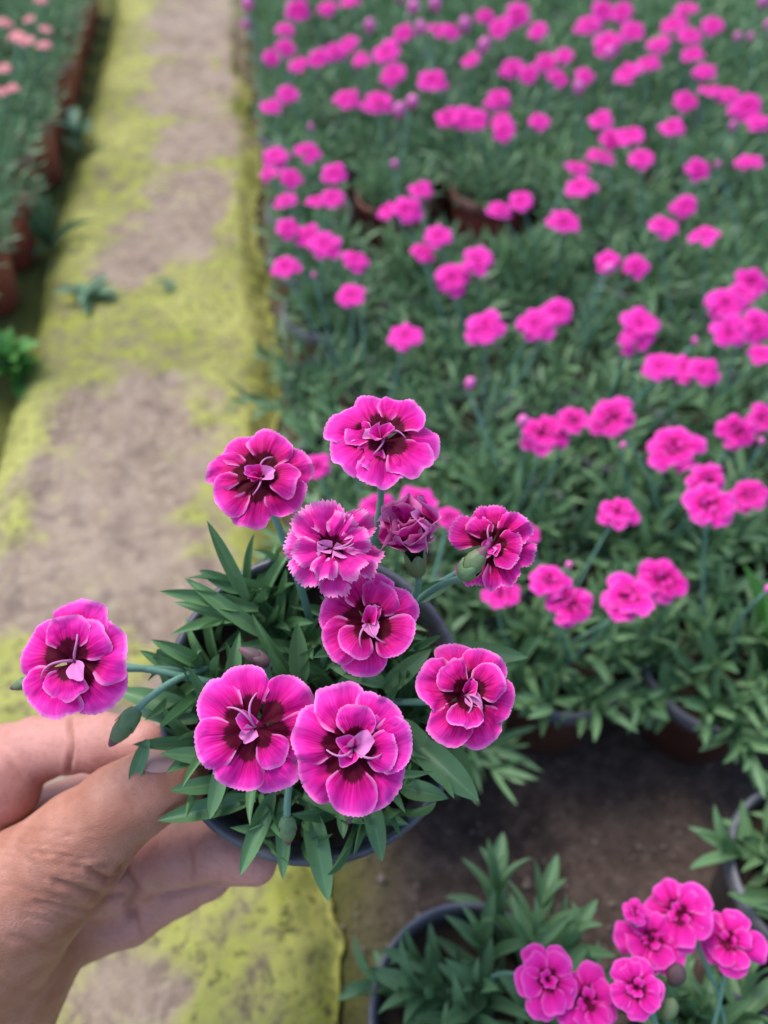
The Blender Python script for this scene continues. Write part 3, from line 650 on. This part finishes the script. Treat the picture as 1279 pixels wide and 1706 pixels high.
# the withered bloom: shrivelled petals standing up out of its calyx
c = at(690, 922, .250); n = unit(unit(CAM-c)*.80 + upv*.62 - rgt*.10); Rw = .0130
W = frame(c, n, rgt); v, f = calyx_geo(.012, .0036); fl = obj('withered_flower', mesh('withered_calyx', v, f, M['calyx']), held, W); fl['label'] = 'shrivelled purple flower closing up'
r = np.random.default_rng(77)
for k in range(9):
    v, f, u, t, pe = petal_geo(Rw*r.uniform(1.25, 1.75), r.uniform(.5, .72), r.uniform(.95, 1.35), r.uniform(.15, .4), .10, 7, 900+k, 20, 22, reflex=-.12, tooth=.06, curl=r.uniform(-.1, .35), crumple=.55)
    obj('petal', mesh('withered_petal', rotz(v, k*.7+r.uniform(-.2, .2)), f, M['petal_wilt'], {'pu': u, 'pv': t, 'pe': pe}), fl, W)
pts = bez(c-n*.0135, c-n*.024, at(680, 1010, .272), hw(np.array([.01, .0, HH-.014])), 14); v, f = tube(pts, .0014, 8); obj('stem', mesh('flower_stem', v, f, M['stem']), held)
# buds on their stalks: (bud base px+depth, tip px+depth, radius px, stalk way points)
def bud(b, t, rpx, stalk, dark=False, label=None):
    a, e = at(*b), at(*t); L = np.linalg.norm(e-a); rr = rpx*.80*b[2]/F
    v, f = lathe([(.0, 0), (.45, .03), (.82, .2), (1.0, .45), (.95, .65), (.66, .86), (.30, .98), (0, 1.0)], 20)
    v = v*np.array([rr, rr, L]); k = np.arctan2(v[:, 1], v[:, 0]); v[:, :2] *= (1-.07*np.abs(np.sin(k*2.5))[:, None])
    o = obj('bud', mesh('bud_body', v, f, M['bud_dark'] if dark else M['calyx']), held, frame(a, e-a, rgt))
    vt, ft = lathe([(.62, .80), (.46, .93), (.28, 1.04), (.10, 1.10), (0, 1.11)], 14); vt = vt*np.array([rr*1.10, rr*1.10, L])
    obj('bud_tip', mesh('bud_tip', vt, ft, M['bud_tip']), o, frame(a, e-a, rgt))
    vb, fb = lathe([(.30, -.06), (.66, .0), (.92, .16), (1.04, .34), (.98, .36)], 24); k = np.arctan2(vb[:, 1], vb[:, 0])   # pointed bracts clasping the bud's foot
    vb = vb*np.array([rr*1.05, rr*1.05, L]); vb[:, 2] += np.where(vb[:, 2] > .3*L, L*.22*(np.abs(np.cos(k*2))**2.2-.25), 0)
    obj('bract', mesh('bract', vb, fb, M['bud_dark'] if dark else M['bract']), o, frame(a, e-a, rgt))
    if stalk:
        P = [np.asarray(at(*q)) for q in stalk]; pts = bez(a, P[0], P[1], P[2], 14); v, f = tube(pts, .00125, 8); obj('stem', mesh('bud_stem', v, f, M['stem']), held)
bud((226, 1184, .262), (186, 1238, .262), 21, [(245, 1165, .263), (285, 1125, .27), (345, 1115, .285)])
bud((770, 962, .246), (806, 916, .243), 23, [(760, 970, .255), (720, 960, .27), (640, 1060, .29)])
bud((446, 1106, .256), (402, 1082, .256), 16, [(440, 1130, .265), (455, 1150, .28), (480, 1180, .29)], True)
bud((478, 1362, .255), (480, 1404, .255), 18, [(478, 1330, .255), (480, 1290, .262), (500, 1240, .285)])
bud((578, 1325, .258), (582, 1368, .256), 15, [(576, 1310, .26), (560, 1270, .27), (540, 1230, .29)])
bud((56, 1132, .262), (20, 1146, .262), 13, [(90, 1120, .263), (200, 1105, .268), (340, 1120, .285)])

# ------------------------------------------------------------------ the hand: smooth blended volume of wrist, palm and five digits, meshed as one skin
def cs(px, py, d): return np.array([d*(px-639.5)/F, d*(853-py)/F, d])
def chain(l): return [(cs(a, b, c), r) for a, b, c, r in l]
DIG = {
 'palm': chain([(-330, 2150, .36, .027), (-150, 1850, .335, .0285), (-40, 1690, .325, .031), (20, 1560, .330, .029), (90, 1500, .342, .0235), (140, 1520, .345, .0185)]),
 'inner': chain([(-40, 1450, .345, .020), (60, 1380, .350, .017), (150, 1330, .350, .0125)]),
 'heel': chain([(-10, 1600, .325, .029), (-60, 1450, .335, .026), (-70, 1370, .338, .018)]),
 'thumb': chain([(-30, 1600, .306, .026), (50, 1482, .292, .0235), (130, 1408, .285, .0188), (205, 1340, .281, .0150), (250, 1314, .281, .0138), (296, 1298, .283, .0120)]),
 'index': chain([(-75, 1395, .336, .0135), (-25, 1290, .330, .0132), (10, 1262, .326, .0133), (62, 1248, .320, .0128), (118, 1240, .314, .0110), (172, 1238, .309, .0112), (238, 1240, .305, .0090)]),
 'second': chain([(-70, 1405, .315, .0155), (-12, 1302, .311, .0148), (12, 1318, .312, .0128)]),
 'middle': chain([(120, 1490, .345, .0150), (215, 1440, .332, .0142), (300, 1418, .320, .0132), (372, 1420, .310, .0118), (428, 1440, .304, .0084)]),
 'ring': chain([(120, 1560, .350, .0135), (215, 1526, .344, .0120), (300, 1478, .340, .0108), (345, 1455, .338, .0103), (400, 1395, .336, .0085)]),
 'little': chain([(90, 1570, .365, .0115), (190, 1530, .368, .0098), (290, 1470, .366, .0088), (370, 1390, .360, .0075)])}
allp = np.array([p for c_ in DIG.values() for p, _ in c_])
lo, hi = allp.min(0)-.034, allp.max(0)+.034
lo = np.maximum(lo, [-.36, -.42, 0]); step = .00135
ax = [np.arange(a, b, step) for a, b in zip(lo, hi)]
GX = np.stack(np.meshgrid(*[a.astype(np.float32) for a in ax], indexing='ij'), -1)
def seg(P, a, ra, b, rb):
    d = (b-a).astype(np.float32); t = np.clip(((P-a.astype(np.float32))@d)/float(d@d), 0, 1)
    q = P - a.astype(np.float32) - t[..., None]*d
    return np.sqrt((q*q).sum(-1)) - (ra + (rb-ra)*t)
def smin(a, b, k):
    h = np.clip(.5+.5*(b-a)/k, 0, 1); return b + (a-b)*h - k*h*(1-h)
def dchain(P, c_, k=.004):
    D = None
    for (a, ra), (b, rb) in zip(c_, c_[1:]):
        s = seg(P, a, ra, b, rb); D = s if D is None else smin(D, s, k)
    return D
ds = {k: dchain(GX, c_) for k, c_ in DIG.items()}
fing = smin(smin(ds['index'], ds['second'], .0012), smin(smin(ds['middle'], ds['ring'], .0016), ds['little'], .0016), .001)
body = smin(smin(smin(ds['palm'], ds['heel'], .015), ds['inner'], .006), ds['thumb'], .014)
# soft web from thumb to the fingers below it
web = dchain(GX, chain([(120, 1440, .312, .017), (190, 1470, .330, .0125), (235, 1465, .334, .010)]))
body = smin(body, web, .012)
D = smin(body, fing, .0042)
def surface_nets(V, lo, step):
    s = V < 0; nx, ny, nz = V.shape
    acc = np.zeros((nx-1, ny-1, nz-1, 3), np.float32); cn = np.zeros((nx-1, ny-1, nz-1), np.float32)
    C8 = [(i, j, k) for i in (0, 1) for j in (0, 1) for k in (0, 1)]
    sl = lambda A, c: A[c[0]:nx-1+c[0], c[1]:ny-1+c[1], c[2]:nz-1+c[2]]
    for a in C8:
        for d in range(3):
            if a[d]: continue
            b = list(a); b[d] = 1; va, vb = sl(V, a), sl(V, b); x = (va < 0) != (vb < 0)
            t = np.where(x, va/np.where(x, va-vb, 1), 0)
            for e in range(3): acc[..., e] += np.where(x, a[e] + (t if e == d else 0), 0)
            cn += x
    act = cn > 0; idx = -np.ones(act.shape, int); idx[act] = np.arange(act.sum())
    P = (np.argwhere(act) + acc[act]/cn[act][:, None])*step + lo
    Fs = []
    for d in range(3):
        o = [e for e in range(3) if e != d]
        A = np.moveaxis(s, d, 0); I = np.moveaxis(idx, d, 0)
        x = A[:-1, 1:-1, 1:-1] != A[1:, 1:-1, 1:-1]; q = np.argwhere(x); inside = A[:-1, 1:-1, 1:-1][x]
        i, j, k = q[:, 0], q[:, 1], q[:, 2]
        qd = np.stack([I[i, j, k], I[i, j+1, k], I[i, j+1, k+1], I[i, j, k+1]], 1)
        flip = inside if d != 1 else ~inside
        qd[~flip] = qd[~flip][:, ::-1]; Fs.append(qd)
    return P, np.concatenate(Fs)
HV, HF = surface_nets(D, lo, step)
HF = HF[(HF >= 0).all(1)]
def vnormals(v, f):
    n = np.zeros_like(v); c = np.cross(v[f[:, 2]]-v[f[:, 0]], v[f[:, 3]]-v[f[:, 1]])
    for k in range(4): np.add.at(n, f[:, k], c)
    return n/np.maximum(np.linalg.norm(n, axis=1, keepdims=True), 1e-12)
def smooth(v, f, it):
    e = np.concatenate([f[:, [0, 1]], f[:, [1, 2]], f[:, [2, 3]], f[:, [3, 0]]]); e = np.concatenate([e, e[:, ::-1]])
    for _ in range(it):
        s = np.zeros_like(v); n = np.zeros(len(v)); np.add.at(s, e[:, 0], v[e[:, 1]]); np.add.at(n, e[:, 0], 1); v = v*.5 + .5*s/np.maximum(n, 1)[:, None]
    return v
HV = smooth(HV, HF, 3)
nr = vnormals(HV, HF)
hx, hy = 639.5+F*HV[:, 0]/HV[:, 2], 853-F*HV[:, 1]/HV[:, 2]
# flesh relief: tendons, joint folds; each groove is (polyline, width px, depth m)
def pdist(poly):
    best = np.full(len(hx), 1e9)
    for (ax_, ay_), (bx_, by_) in zip(poly, poly[1:]):
        dx, dy = bx_-ax_, by_-ay_; t = np.clip(((hx-ax_)*dx+(hy-ay_)*dy)/(dx*dx+dy*dy), 0, 1)
        best = np.minimum(best, np.hypot(hx-ax_-t*dx, hy-ay_-t*dy))
    return best
GRO = [([(150, 1452), (178, 1466), (203, 1458), (212, 1436)], 5, .0014), ([(95, 1470), (150, 1488), (186, 1496), (205, 1490)], 6, .0014), ([(100, 1440), (140, 1446), (180, 1444)], 4, .0006),
       ([(120, 1180), (117, 1215), (120, 1245), (114, 1285)], 4, .0016), ([(60, 1505), (120, 1512), (170, 1520)], 5, .0006), ([(60, 1420), (110, 1432), (160, 1428)], 4, .0004), ([(205, 1448), (222, 1480), (216, 1520)], 9, .0018),
       ([(205, 1505), (270, 1492), (330, 1480), (368, 1472)], 4, .0006), ([(236, 1560), (228, 1530), (222, 1510)], 4, .0007), ([(312, 1400), (318, 1440), (316, 1462)], 5, .0005), ([(70, 1385), (120, 1392), (170, 1380)], 4, .0003),
       ([(20, 1560), (80, 1580), (150, 1572)], 6, .0004), ([(0, 1640), (60, 1655), (130, 1640)], 7, .0004), ([(185, 1290), (205, 1310), (222, 1345)], 5, .0004), ([(196, 1282), (218, 1304), (236, 1336)], 4, .0004)]
for k in range(26):                                          # fine wrinkles running over the back of the thumb
    y0 = 1372+k*6.5+rnd.uniform(-3, 3); x0 = rnd.uniform(0, 90); GRO.append(([(x0, y0), (x0+40, y0+6+rnd.uniform(-4, 4)), (x0+80+rnd.uniform(0, 40), y0+10+k*.6)], 2.2, .00042))
crease = np.zeros(len(hx)); facing = np.clip(-nr[:, 2]*2, 0, 1)
disp = np.zeros(len(hx))
for poly, wpx, dep in GRO:
    g = np.exp(-(pdist(poly)/wpx)**2)*facing; disp -= dep*g
    g2 = np.exp(-((pdist(poly)-wpx*2.0)/(wpx*1.2))**2)*facing; disp += dep*.3*g2
    crease = np.maximum(crease, g*min(dep/.0014, 1))
disp += (fbm(HV[:, 0], HV[:, 1], HV[:, 2], 70, 3)-.5)*.0016
HV = HV + nr*disp[:, None]
dv = {k: dchain(HV.astype(np.float32), c_) for k, c_ in DIG.items()}
dors = np.minimum(np.minimum(dv['palm'], dv['thumb']), dv['heel']); pal_ = np.minimum.reduce([dv['index'], dv['second'], dv['middle'], dv['ring'], dv['little']])
palmar = sstep(-.004, .006, dors-pal_)
Wc = Matrix((rgt, upv, fwd)).transposed().to_4x4(); wv = CAM + HV[:, :1]*rgt + HV[:, 1:2]*upv + HV[:, 2:]*fwd
org = at(-40, 1690, .325)
hand = obj('hand', mesh('hand', wv-org, HF, M['skin'], {'palmar': palmar, 'crease': crease}), None, Matrix.Translation(Vector(org)), 'bare sun-tanned hand pinching the rim of the lifted carnation pot', 'hand')
# thumbnail, laid on the skin surface
tip, ip = cs(300, 1294, .283), cs(232, 1324, .281); xd = unit(tip-ip); nn = unit(np.array([.1, 1.0, -.38])); zc = unit(nn - xd*(nn@xd)); sx = np.cross(xd, zc)
def dhand(P):
    P = P.astype(np.float32); return smin(smin(dchain(P, DIG['palm']), dchain(P, DIG['heel']), .015), dchain(P, DIG['thumb']), .014)
q = []
for i in range(11):
    for j in range(11):
        a, b = -1+i/5, -1+j/5; k = math.sqrt(max(1-.5*b*b, 0)); a2, b2 = a*k, b*math.sqrt(max(1-.5*a*a, 0)); q.append(tip*.80+ip*.20 + xd*b2*.0085 + sx*a2*.0074)
q = np.array(q); t = np.full(len(q), .03)
for _ in range(40): t = t - np.maximum(dhand(q+zc*t[:, None]), 0)*.9
e = (np.abs(np.linspace(-1, 1, 11)[:, None])**4+np.abs(np.linspace(-1, 1, 11)[None, :])**4).ravel()
q = q + zc*(t + .0007 - .0009*np.clip(e, 0, 1))[:, None]
obj('nail', mesh('nail', CAM + q[:, :1]*rgt + q[:, 1:2]*upv + q[:, 2:]*fwd, grid_faces(11, 11), M['nail']), hand)
